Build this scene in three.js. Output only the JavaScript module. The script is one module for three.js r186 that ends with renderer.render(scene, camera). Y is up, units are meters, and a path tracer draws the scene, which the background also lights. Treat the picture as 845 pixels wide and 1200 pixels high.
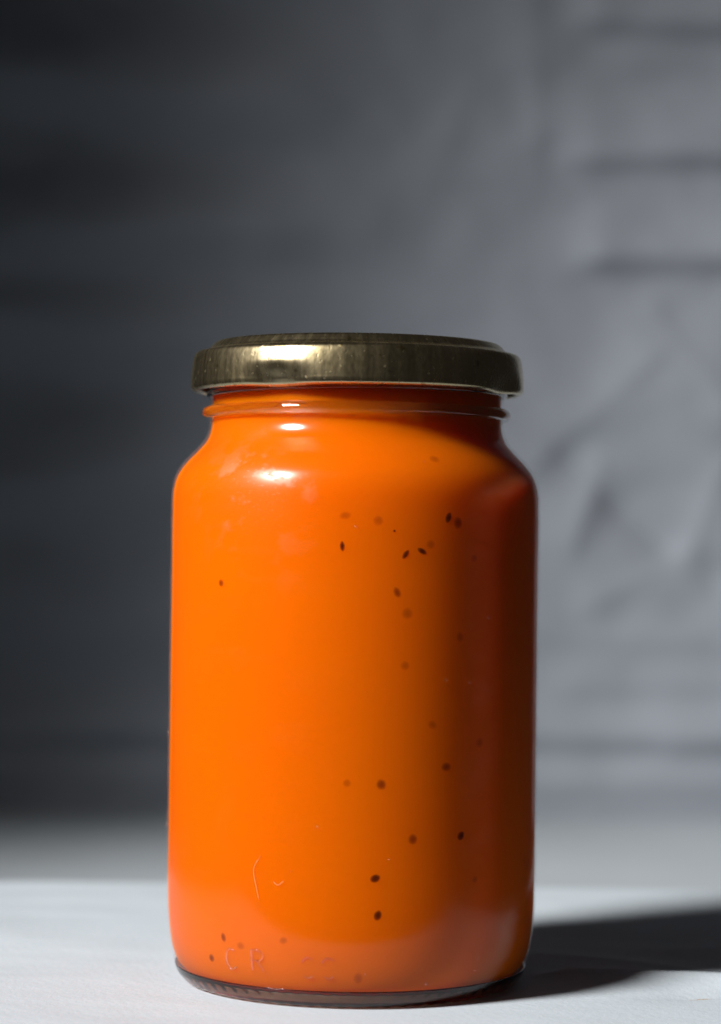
import * as THREE from 'three';
import { mergeGeometries, mergeVertices, toCreasedNormals } from 'three/addons/utils/BufferGeometryUtils.js';
import { ImprovedNoise } from 'three/addons/math/ImprovedNoise.js';

// ---------------------------------------------------------------- camera, air, lamp, exposure
const scene = new THREE.Scene();
const renderer = new THREE.WebGLRenderer({ antialias: true });
renderer.setSize(721, 1024);
renderer.toneMapping = THREE.LinearToneMapping;
renderer.toneMappingExposure = 1;
renderer.shadowMap.enabled = true;

const MM = 0.001, R = Math.PI / 180;
const camera = new THREE.PerspectiveCamera(23.37, 721 / 1024, 0.02, 20);
camera.position.set(0.9 * MM, 82.7 * MM, 470 * MM);
camera.rotation.set(0.69 * R, 0, 0.72 * R, 'YXZ');
camera.focus = 0.447;
camera.userData.fStop = 10;
scene.add(camera);

scene.background = new THREE.Color(0.018, 0.0168, 0.0182);        // the dim room round the set

const lamp = new THREE.SpotLight(0xfffaf6, 15.6, 0, 19 * R, 1, 2);
lamp.name = 'window_lamp';
lamp.position.set(-0.778, 0.676, 0.570);
lamp.target.position.set(0.075, 0.09, -0.1);
lamp.castShadow = true;
lamp.shadow.radius = 6.4;
scene.add(lamp, lamp.target);

// ---------------------------------------------------------------- helpers
let seed = 7;
const rnd = () => { seed = (seed + 0x6d2b79f5) | 0; let t = Math.imul(seed ^ (seed >>> 15), 1 | seed); t = (t + Math.imul(t ^ (t >>> 7), 61 | t)) ^ t; return ((t ^ (t >>> 14)) >>> 0) / 4294967296; };
const perlin = new ImprovedNoise();
const fbm = (x, y, z = 0, n = 4) => { let s = 0, a = 0.5; for (let i = 0; i < n; i++) { s += a * perlin.noise(x, y, z + i * 7.3); x *= 2.03; y *= 2.03; a *= 0.5; } return s; };
const smooth = THREE.MathUtils.smoothstep, clamp = THREE.MathUtils.clamp, lerp = THREE.MathUtils.lerp;
const used = {};
function numbered(name) { used[name] = (used[name] ?? -1) + 1; return used[name] ? name + '_' + String(used[name]).padStart(3, '0') : name; }
function part(name, geometry, material, parent) {
  const m = new THREE.Mesh(geometry, material);
  m.name = numbered(name); m.castShadow = m.receiveShadow = true; parent.add(m);
  return m;
}
function struct(name, geometry, material) { const m = part(name, geometry, material, scene); m.userData.kind = 'structure'; return m; }
// a turned profile (radius, height in mm) rounded through Catmull-Rom where asked
function spline(points, n) { return new THREE.CatmullRomCurve3(points.map(([r, y]) => new THREE.Vector3(r, y, 0)), false, 'centripetal').getPoints(n).map((p) => [Math.max(p.x, 0), p.y]); }
// surface of revolution whose radius and height may depend on the angle; phi = 0 faces the camera, + is right
function turned(profile, seg, bend) {
  const pos = [], uv = [], idx = [], n = profile.length;
  let len = [0];
  for (let j = 1; j < n; j++) len[j] = len[j - 1] + Math.hypot(profile[j][0] - profile[j - 1][0], profile[j][1] - profile[j - 1][1]);
  for (let i = 0; i <= seg; i++) {
    const phi = (i / seg) * 2 * Math.PI - Math.PI;
    for (let j = 0; j < n; j++) {
      let [r, y] = profile[j];
      if (bend) [r, y] = bend(r, y, i === seg ? -Math.PI : phi);
      pos.push(r * Math.sin(phi) * MM, y * MM, r * Math.cos(phi) * MM);
      uv.push(i / seg, len[j] / len[n - 1]);
    }
  }
  for (let i = 0; i < seg; i++) for (let j = 0; j < n - 1; j++) {
    const a = i * n + j, b = a + n;
    idx.push(a, b, a + 1, b, b + 1, a + 1);
  }
  const g = new THREE.BufferGeometry();
  g.setAttribute('position', new THREE.Float32BufferAttribute(pos, 3));
  g.setAttribute('uv', new THREE.Float32BufferAttribute(uv, 2));
  g.setIndex(idx);
  g.computeVertexNormals();
  const nn = g.attributes.normal, v = new THREE.Vector3();                      // close the seam
  for (let j = 0; j < n; j++) { v.fromBufferAttribute(nn, j).add(new THREE.Vector3().fromBufferAttribute(nn, seg * n + j)).normalize(); nn.setXYZ(j, v.x, v.y, v.z); nn.setXYZ(seg * n + j, v.x, v.y, v.z); }
  return g;
}
function texture(w, h, f, srgb) {
  const d = new Uint8Array(w * h * 4);
  for (let y = 0; y < h; y++) for (let x = 0; x < w; x++) {
    const c = f((x + 0.5) / w, (y + 0.5) / h, x, y), o = (y * w + x) * 4;
    if (Array.isArray(c)) { d[o] = clamp(c[0], 0, 1) * 255; d[o + 1] = clamp(c[1], 0, 1) * 255; d[o + 2] = clamp(c[2], 0, 1) * 255; } else d[o] = d[o + 1] = d[o + 2] = clamp(c, 0, 1) * 255;
    d[o + 3] = 255;
  }
  const t = new THREE.DataTexture(d, w, h);
  t.magFilter = t.minFilter = THREE.LinearFilter; t.wrapS = t.wrapT = THREE.RepeatWrapping;
  if (srgb) t.colorSpace = THREE.SRGBColorSpace;
  t.needsUpdate = true;
  return t;
}
const colour = (r, g, b) => new THREE.Color().setRGB(r, g, b);

// ---------------------------------------------------------------- the setting: paper on a table, a lower ledge, a creased paper backdrop
const paperGrain = texture(512, 512, (u, v) => 0.5 + 0.5 * (fbm(u * 40, v * 40, 3, 4) + 0.5 * fbm(u * 150, v * 150, 9, 2)));
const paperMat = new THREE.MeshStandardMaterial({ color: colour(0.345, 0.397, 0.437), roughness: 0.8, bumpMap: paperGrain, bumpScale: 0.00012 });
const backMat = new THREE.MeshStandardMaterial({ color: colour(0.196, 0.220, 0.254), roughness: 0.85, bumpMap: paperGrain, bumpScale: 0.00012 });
const ledgeMat = new THREE.MeshStandardMaterial({ color: colour(0.305, 0.345, 0.377), roughness: 0.85, bumpMap: paperGrain, bumpScale: 0.00012 });

// a sheet as a grid of heights in mm; (a, b) in mm along the sheet
function sheet(a0, a1, b0, b1, na, nb, place) {
  const pos = [], uv = [], idx = [];
  for (let j = 0; j <= nb; j++) for (let i = 0; i <= na; i++) {
    const a = lerp(a0, a1, i / na), b = lerp(b0, b1, j / nb), p = place(a, b);
    pos.push(p[0] * MM, p[1] * MM, p[2] * MM); uv.push(a / 60, b / 60);
  }
  for (let j = 0; j < nb; j++) for (let i = 0; i < na; i++) { const k = j * (na + 1) + i; idx.push(k, k + 1, k + na + 1, k + 1, k + na + 2, k + na + 1); }
  const g = new THREE.BufferGeometry();
  g.setAttribute('position', new THREE.Float32BufferAttribute(pos, 3));
  g.setAttribute('uv', new THREE.Float32BufferAttribute(uv, 2));
  g.setIndex(idx); g.computeVertexNormals();
  return g;
}
// a soft fold along the line through (x, y) in direction angle t: height falls from h at the line to nothing at distance w
const fold = (px, py, x, y, t, h, w, half = 1e9, fade = 15) => {
  const c = Math.cos(t), s = Math.sin(t), along = (px - x) * c + (py - y) * s, off = -(px - x) * s + (py - y) * c;
  const e = 1 - smooth(Math.abs(along), half - fade, half);
  return e <= 0 ? 0 : h * e * Math.exp(-Math.abs(Math.hypot(off, 0.5)) / w);
};

// tabletop: paper over a board whose back edge is rounded off
const EDGE = -131;
const tableCrease = (x, z) => {
  let h = 0.42 * fbm(x / 30, z / 17, 1.7, 3) + 2.2 * fbm(x / 70 + 3, z / 34, 4.7, 2) * smooth(-x, 30, 75);
  h += fold(x, z, 62, -2, 0.10, 2.2, 4, 40, 22) + fold(x, z, 75, 8, -0.35, -1.3, 5, 30, 20) + fold(x, z, 50, -22, 0.5, 0.9, 6, 26, 18) + fold(x, z, 80, -40, -0.2, 0.4, 8, 34, 20);
  return h * smooth(Math.hypot(x, z), 32, 44);
};
struct('tabletop', sheet(-125, 106, -146, 140, 230, 240, (x, b) => {
  const front = b - 66, FR = 24;
  if (front > 0) { const a = Math.min(front / FR, Math.PI / 2); return [x, -FR * (1 - Math.cos(a)) - Math.max(0, front - FR * Math.PI / 2), 66 + FR * Math.sin(a)]; }
  const over = EDGE + 4 - b;                                    // past the edge the paper bends down over the board
  if (over <= 0) return [x, tableCrease(x, b), b];
  const a = Math.min(over / 4, Math.PI / 2);
  return [x, -4 * (1 - Math.cos(a)) - Math.max(0, over - 2 * Math.PI) * 2.4 + tableCrease(x, b) * 0.5, EDGE + 4 - 4 * Math.sin(a)];
}), paperMat);
struct('board', new THREE.BoxGeometry(0.229, 0.0145, 0.205).translate(-0.0095, -0.0083, -0.0275), new THREE.MeshStandardMaterial({ color: colour(0.3, 0.22, 0.14), roughness: 0.7 }));
struct('ledge', sheet(-260, 180, -425, 100, 120, 160, (x, z) => [x, -16 + 0.8 * fbm(x / 50, z / 50, 8.1, 3), z]), ledgeMat);

// backdrop
const wallRelief = (x, y) => {
  let h = 0;
  const F = (...a) => { h += 0.65 * fold(x, y, ...a); };
  const right = smooth(x, 50, 78), left = 1 - smooth(x, -60, 30);
  h += 6 * fbm(x / 95, y / 60, 2.2, 2) + 2.4 * fbm(x / 30, y / 24, 5.2, 2);
  // the lower edge of each folded band stands forward and turns down, the band below it leans back up
  const band = (y0, tilt, H, x0, x1, soft, up = 30, soft2 = 8) => {
    const d = y - y0 - tilt * x, e = smooth(x, x0 - soft, x0 + soft) * (1 - smooth(x, x1 - soft, x1 + soft));
    if (e > 0) h += e * H * (d > 0 ? (1 - smooth(d, 0, up)) : smooth(d, -soft2, 2));
  };
  band(13, 0, 3.4, -400, 400, 1, 18); band(-4, 0, 1.6, -400, 400, 1, 12);
  band(274, -0.02, 4.2, 78, 300, 9); band(220, 0.03, 4.4, 76, 300, 9); band(184, 0.02, 4.0, 80, 300, 9, 24); band(52, -0.03, 1.6, 60, 300, 14); band(28, 0.03, 1.8, 70, 300, 14);
  band(238, -0.10, 8, -400, -15, 34, 36, 22); band(196, 0.03, 7, -400, -5, 34, 30, 20); band(154, -0.05, 7, -400, -20, 34, 34, 22); band(108, 0.04, 6.5, -400, -20, 34, 36, 24); band(60, 0.02, 5.5, -400, -20, 34, 36, 24);
  // the upright fold right of the middle and the crumpled part below it
  F(62, 250, Math.PI / 2 + 0.03, 3.0, 12, 50, 26); F(72, 214, -0.8, -2.4, 10, 22, 14); F(30, 228, 1.2, 1.5, 12, 36, 20); F(12, 236, 1.9, 1.3, 12, 40, 24);
  F(84, 130, 0.75, 3.6, 9, 45, 20); F(94, 98, -0.72, -5.2, 10, 36, 14); F(82, 96, 1.25, 4.4, 8, 26, 14); F(112, 82, -0.6, -4.2, 11, 34, 14); F(126, 96, 1.2, 3.6, 9, 26, 12); F(100, 70, 0.5, 3.0, 10, 30, 14);
  F(120, 150, -0.9, 3.0, 10, 34, 14);
  return h;
};
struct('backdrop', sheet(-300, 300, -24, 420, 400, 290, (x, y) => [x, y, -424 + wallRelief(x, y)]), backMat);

// a half-lowered blind beside the set keeps the lamp off the left of the backdrop
const blindMat = new THREE.MeshStandardMaterial({ color: colour(0.25, 0.25, 0.26), roughness: 0.8 });
const blind = new THREE.Group();
blind.name = 'window_blind'; blind.position.set(-0.431, 0.343, 0.12); blind.rotation.z = 0.2;
blind.userData = { label: 'half lowered grey slatted blind hanging to the left of the paper backdrop', category: 'blind' };
scene.add(blind);
const slat = new THREE.BoxGeometry(0.44, 0.0335, 0.0016).rotateX(0.18).translate(-0.22, 0.016, 0);
for (let i = 0; i < 13; i++) part('slat', slat, blindMat, blind).position.y = i * 0.031;
part('head_rail', new THREE.BoxGeometry(0.44, 0.03, 0.03).translate(-0.22, 0.42, 0), blindMat, blind);

// ---------------------------------------------------------------- the jar
const jar = new THREE.Group();
jar.name = 'juice_jar';
jar.userData = { label: 'sealed glass jar of orange seedy juice with a gold lid on white paper', category: 'jar' };
scene.add(jar);

const smear = (u, v) => {                                          // dried smears and fingerprints on the outside of the glass
  const x = u * 60, y = v * 36;
  const a = smooth(fbm(x * 0.55, y * 0.55, 4.4, 5), 0.05, 0.3);
  const area = Math.exp(-(((u - 0.412) / 0.055) ** 2) - (((v - 0.78) / 0.085) ** 2));
  const dots = smooth(perlin.noise(x * 7, y * 7, 2.5), 0.45, 0.6) * 0.5;
  return 0.14 + area * (0.13 + 0.34 * a + 0.28 * dots) + 0.05 * a + 0.04 * smooth(fbm(x * 0.2, y * 1.2, 8, 3), 0, 0.4);
};
const smearMap = texture(1024, 1024, smear);
const glassMat = new THREE.MeshPhysicalMaterial({ color: colour(0.97, 0.975, 0.97), roughness: 1, roughnessMap: smearMap, metalness: 0, transmission: 1, thickness: 0, ior: 1.5, specularIntensity: 0.55 });
const footGlass = new THREE.MeshPhysicalMaterial({ color: 0xffffff, roughness: 0.04, transmission: 1, thickness: 0.003, ior: 1.5, attenuationColor: colour(0.50, 0.28, 0.12), attenuationDistance: 0.012 });
const solidGlass = new THREE.MeshPhysicalMaterial({ color: 0xffffff, roughness: 0.03, transmission: 1, thickness: 0.003, ior: 1.5, attenuationColor: colour(0.8, 0.86, 0.82), attenuationDistance: 0.1 });
// the juice is cloudy all the way in: a skin and sheets of pulp behind one another, each lets part of the light straight through, scatters part on and throws part back
const pulpTint = texture(512, 512, (u, v) => { const k = clamp(0.5 + 0.9 * fbm(u * 9, v * 6, 3.9, 4) + 0.25 * fbm(u * 40, v * 26, 1.2, 3), 0, 1); return [1, lerp(0.80, 1, k), 1]; });
const cloud = (t, rough, r, g, map = null) => new THREE.MeshPhysicalMaterial({ color: colour(r, g, 0.002), map, roughness: rough, transmission: t, thickness: 0, specularIntensity: 0 });
const skinMat = cloud(0.90, 0.80, 0.94, 0.43), pulpMat = cloud(0.72, 0.88, 0.925, 0.83, pulpTint), innerMat = cloud(0.60, 1, 0.86, 0.28);
const clearMat = new THREE.MeshPhysicalMaterial({ color: 0xffffff, transparent: true, opacity: 0.002, roughness: 0.1, transmission: 1, thickness: 0.03, ior: 1.0, specularIntensity: 0, attenuationColor: colour(0.80, 0.085, 0.0002), attenuationDistance: 0.01 });

const bodyOut = [[33.2, 3.4], [33.6, 5.0], [34.1, 7.2], [34.7, 12], [35, 19], ...[26, 34, 42, 50, 58, 66, 74, 82].map((y) => [35, y]), [35, 88], [34.8, 92.6], [34.05, 95.3], [32.45, 97.7], [30.4, 99.9], [28.75, 101.8], [28.05, 103.6], [27.9, 105.4], [27.9, 109], [27.9, 115]];
const glass = part('glass_body', turned(spline(bodyOut, 150), 192), glassMat, jar);
// heel and foot: solid glass with a knurled bearing ring
const footP = spline([[0, 1.25], [20, 1.25], [27.5, 1.3], [29.9, 1.65], [31.6, 2.5], [32.5, 3.3], [33.12, 3.35], [33.05, 2.8], [32.8, 2.1], [32.3, 1.4], [31.5, 0.5], [30.6, 0.1], [30, 0.02], [29.2, 0.12], [28.3, 0.5], [26, 0.6], [12, 0.6], [0, 0.6]], 110).reverse();
part('glass_foot', turned(footP, 560, (r, y, p) => (r > 27.5 && y < 1 ? [r, y + 0.16 * (0.5 + 0.5 * Math.cos(p * 70)) * Math.exp(-(((r - 30.4) / 1.0) ** 2))] : [r, y])), footGlass, jar);
// the bead and the thread that the lid grips
const ring = (r, y, a, b, n = 22) => Array.from({ length: n + 1 }, (_, i) => { const t = (i / n) * 2 * Math.PI; return [r + a * Math.cos(t), y + b * Math.sin(t)]; });
part('glass_bead', turned(ring(28.2, 106.8, 1.05, 1.1), 192), solidGlass, jar);
part('glass_thread', turned(ring(28.05, 110.6, 0.5, 0.7), 192, (r, y, p) => [r, y + 0.35 * Math.sin(p + 0.6)]), solidGlass, jar);

// juice
const juiceOut = [[0, 1.45], [20, 1.45], [27.5, 1.5], [29.8, 1.85], [31.5, 2.75], [32.4, 3.6], [33.1, 5.0], [33.75, 7.2], [34.35, 12], [34.6, 19], ...[30, 42, 54, 66, 78].map((y) => [34.6, y]), [34.6, 88], [34.4, 92.4], [33.6, 95.0], [32.0, 97.3], [29.9, 99.5], [28.25, 101.5], [27.55, 103.4], [27.35, 105.4], [27.3, 109], [27.2, 112.6], [26.4, 113.2], [0, 113.2]];
const juice = part('juice', turned(spline(juiceOut, 200), 160), skinMat, jar);
const within = (d) => juiceOut.map(([r, y]) => [r * (1 - d / 34.6), lerp(56, y, 1 - d / 55)]);
for (const d of [0.70, 2.2, 4.3]) part('pulp', turned(spline(within(d), 120), 128), pulpMat, juice);
part('pulp', turned(spline(within(6.6), 120), 128), innerMat, juice);
part('clear_juice', turned(spline(within(0.3), 120), 128), clearMat, juice);

// lid
const lugs = [-28, 62, 152, 242].map((d) => d * R);
const lugAt = (p) => Math.max(...lugs.map((l) => { let d = Math.abs(p - l) % (2 * Math.PI); d = Math.min(d, 2 * Math.PI - d); return Math.exp(-((d / (10.5 * R)) ** 2)); }));
const lidP = [[0, 119.2], [14, 119.2], [22, 119.3], [24.2, 119.5], [25.2, 120.0], [26.0, 120.25], [26.9, 120.05], [27.6, 119.4], [28.3, 118.7], [29.4, 118.3], [30.3, 118.1], [30.75, 117.75], [31.0, 117.2], [31.2, 116.3], [31.38, 115.0], [31.5, 113.6], [31.55, 112.4], [31.55, 111.8], [31.4, 111.2], [30.9, 110.75], [30.3, 110.7], [29.9, 111.0], [29.8, 111.6], [29.8, 114], [29.6, 117.2], [0, 117.8]];
const lidG = turned(spline(lidP, 150), 256, (r, y, p) => {
  if (r < 29.6 || y > 116.5) return [r, y];
  const k = lugAt(p) * (1 - smooth(y, 110.8, 115.2));
  return [r - 1.5 * k, y - 0.35 * k];
});
const flake = (u, v, s) => fbm(u * s, v * s * 0.17, 6.6, 4);
const lidRough = texture(2048, 512, (u, v) => 0.26 + 0.08 * fbm(u * 150, v * 3, 1.1, 3) + 0.05 * fbm(u * 300, v * 60, 4, 2) + 0.14 * smooth(perlin.noise(u * 220, v * 80, 9.9), 0.5, 0.7));
const lidTint = texture(1024, 512, (u, v) => {
  const spot = smooth(perlin.noise(u * 160, v * 60, 3.3) + 0.4 * perlin.noise(u * 40, v * 14, 1.3), 0.5, 0.72), wear = 0.5 + fbm(u * 26, v * 9, 7.7, 4);
  const dk = 0.80; return [dk * lerp(0.90, 0.74, spot) * lerp(0.95, 1.03, wear), dk * lerp(0.83, 0.66, spot) * lerp(0.95, 1.03, wear), dk * lerp(0.66, 0.48, spot) * lerp(0.9, 1.05, wear)];
}, true);
const lidBump = texture(1024, 512, (u, v) => 0.5 + 0.35 * fbm(u * 200, v * 45, 2.7, 3) + 0.35 * smooth(perlin.noise(u * 260, v * 70, 5.9), 0.42, 0.6));
const lidMat = new THREE.MeshStandardMaterial({ color: 0xffffff, map: lidTint, metalness: 1, roughness: 1, roughnessMap: lidRough, bumpMap: lidBump, bumpScale: 0.00004 });
part('lid', lidG, lidMat, jar);

// ---------------------------------------------------------------- seeds, bubbles, moulded letters, a stray fibre
const radiusAt = (profile, y) => { for (let i = 1; i < profile.length; i++) { const [a, ya] = profile[i - 1], [b, yb] = profile[i]; if (y >= ya && y <= yb && yb > ya) return lerp(a, b, (y - ya) / (yb - ya)); } return profile[0][0]; };
const onWall = (profile, deg, y, out) => {
  const p = deg * R, r = radiusAt(profile, y) + out, slope = (radiusAt(profile, y + 0.4) - radiusAt(profile, y - 0.4)) / 0.8;
  return { p: new THREE.Vector3(r * Math.sin(p) * MM, y * MM, r * Math.cos(p) * MM), n: new THREE.Vector3(Math.sin(p), -slope, Math.cos(p)).normalize() };
};
const faceOut = (m, n, spin) => { m.quaternion.setFromUnitVectors(new THREE.Vector3(0, 0, 1), new THREE.Vector3(n.x, 0, n.z).normalize()); m.quaternion.premultiply(new THREE.Quaternion().setFromUnitVectors(new THREE.Vector3(n.x, 0, n.z).normalize(), n)); m.rotateZ(spin * R); };
function seedShape(power, most) {                                       // a pointed seed; the cloudy juice round it veils its outline
  const g = new THREE.SphereGeometry(1, 24, 16), p = g.attributes.position, c = [];
  for (let i = 0; i < p.count; i++) {
    const y = p.getY(i), taper = 1 - 0.22 * Math.max(0, y) ** 2;
    p.setX(i, p.getX(i) * taper);
    c.push(1, 1, 1, most * Math.pow(clamp(p.getZ(i), 0, 1), power));
  }
  g.computeVertexNormals();
  g.setAttribute('color', new THREE.Float32BufferAttribute(c, 4));
  return g;
}
const seedMat = new THREE.MeshPhysicalMaterial({ color: colour(0.016, 0.004, 0.002), roughness: 0.9, specularIntensity: 0, vertexColors: true, transparent: true });
const kinds = [
  [seedShape(0.9, 0.9), 0.14, [[-3.7, 81.9, 0.43, 0.94, 5], [20.0, 81.2, 0.5, 0.98, 62], [15.0, 80.6, 0.46, 0.98, -35], [28.5, 87.2, 0.6, 1.02, -20], [7.1, 23.6, 0.72, 0.96, -70], [8.0, 17.1, 0.72, 0.94, -20], [34.2, 30.6, 0.72, 0.88, -40], [11.5, 84.7, 0.24, 0.24, 0]]],
  [seedShape(1.6, 0.6), 0.10, [[12.5, 73.9, 0.66, 1.05, 25], [31.8, 86.3, 0.95, 1.15, 0], [-43.8, 75.0, 0.7, 0.75, 30], [-41.3, 11.6, 0.65, 0.95, 10], [-47.4, 7.4, 0.8, 0.8, 0], [18.2, 30.4, 0.9, 1.0, 0], [8.5, 40.1, 0.95, 1.0, 20], [28.7, 43.0, 1.05, 0.85, 0]]],
  [seedShape(1.9, 0.28), 0.08, [[15.7, 70.2, 1.1, 1.1, 0], [-3.0, 87.3, 1.2, 0.75, 10], [6.7, 86.5, 1.0, 1.0, 0], [-1.5, 40.3, 0.8, 0.8, 0], [41.0, 47.0, 0.95, 1.0, 0], [-34.7, 10.5, 1.0, 0.8, 0], [22.7, 82.4, 0.9, 0.9, 0], [26.1, 97.6, 1.1, 0.9, 0], [2.6, 5.9, 0.9, 1.2, 0], [15.2, 61.0, 0.9, 0.9, 0], [39.7, 22.6, 0.7, 0.7, 0], [-20, 12.2, 0.9, 0.7, 20], [33, 66, 0.8, 1.0, 15], [24, 50.5, 1.0, 0.8, -30], [38, 80, 0.8, 0.8, 0]]],
];
for (const [shape, depth, list] of kinds) for (const [deg, y, w, h, spin] of list) {
  const { p, n } = onWall(juiceOut, deg, y, 0.02), m = part('seed', shape, seedMat, juice);
  m.position.copy(p); m.scale.set(w * MM, h * MM, depth * MM); faceOut(m, n, spin);
}
const bubbleMat = new THREE.MeshPhysicalMaterial({ color: 0xffffff, roughness: 0.08, transmission: 1, thickness: 0, ior: 1.5 });
const bubbleShape = new THREE.SphereGeometry(0.27 * MM, 16, 12);
for (const [deg, y, k] of [[43.5, 69.4, 1.3], [28.0, 58.4, 1], [36.6, 57.8, 1.1], [0.2, 85.4, 1.0], [41.5, 6.1, 0.9], [24.1, 4.5, 0.9], [4.6, 6.7, 0.9], [10.8, 26.9, 0.7], [47.4, 12.5, 0.7], [-17.7, 24.5, 0.8], [-10.1, 32.6, 0.7], [42.2, 8.6, 0.9], [21.6, 97.1, 0.9], [-27.4, 26.7, 0.7], [-85, 46.4, 1.1], [-86, 29, 1.2]]) {
  const { p } = onWall(bodyOut, deg, y, -0.05), m = part('bubble', bubbleShape, bubbleMat, glass);
  m.position.copy(p); m.scale.setScalar(k);
}
// letters moulded in the glass above the foot: strokes in letter units, 1 high
const arc = (cx, cy, rx, ry, a, b, n = 14) => Array.from({ length: n + 1 }, (_, i) => { const t = lerp(a, b, i / n) * R; return [cx + rx * Math.cos(t), cy + ry * Math.sin(t)]; });
const strokes = { c: [arc(0, 0, 0.34, 0.5, 48, 150), arc(0, 0, 0.34, 0.5, 235, 305)], C: [arc(0, 0, 0.34, 0.5, 50, 310, 24)], R: [[[-0.3, -0.5], [-0.3, 0], [-0.3, 0.5]], [[-0.3, 0.5], [0, 0.5], ...arc(0.05, 0.25, 0.27, 0.25, 90, -90), [-0.3, 0]], [[0, 0], [0.18, -0.28], [0.33, -0.5]]] };
function letter(char, deg, y, size, out) {
  const gs = strokes[char].map((pts) => new THREE.TubeGeometry(new THREE.CatmullRomCurve3(pts.map(([u, v]) => onWall(bodyOut, deg + (u * size) / 34 / R, y + v * size, out).p), false, 'catmullrom', 0.1), 60, 0.16 * MM, 10));
  part('moulded_letter', mergeGeometries(gs), solidGlass, glass);
}
letter('C', -38.3, 7.9, 3.7, -0.02); letter('R', -28.8, 8.2, 3.7, -0.02); letter('c', -12.4, 7.6, 3.7, -0.12); letter('c', -6.3, 7.6, 3.7, -0.12);
const lintMat = new THREE.MeshStandardMaterial({ color: colour(0.62, 0.32, 0.16), roughness: 0.8 });
const lint = (pts, r) => part('fibre', new THREE.TubeGeometry(new THREE.CatmullRomCurve3(pts.map(([d, y]) => onWall(bodyOut, d, y, 0.03).p)), 24, r * MM, 6), lintMat, glass);
lint([[-27.9, 26.3], [-29.3, 25.0], [-29.5, 23.8], [-28.7, 21.7], [-27.7, 19.3]], 0.026);
lint([[-23.0, 22.5], [-21.6, 22.0], [-19.8, 22.7]], 0.026);

renderer.render(scene, camera);
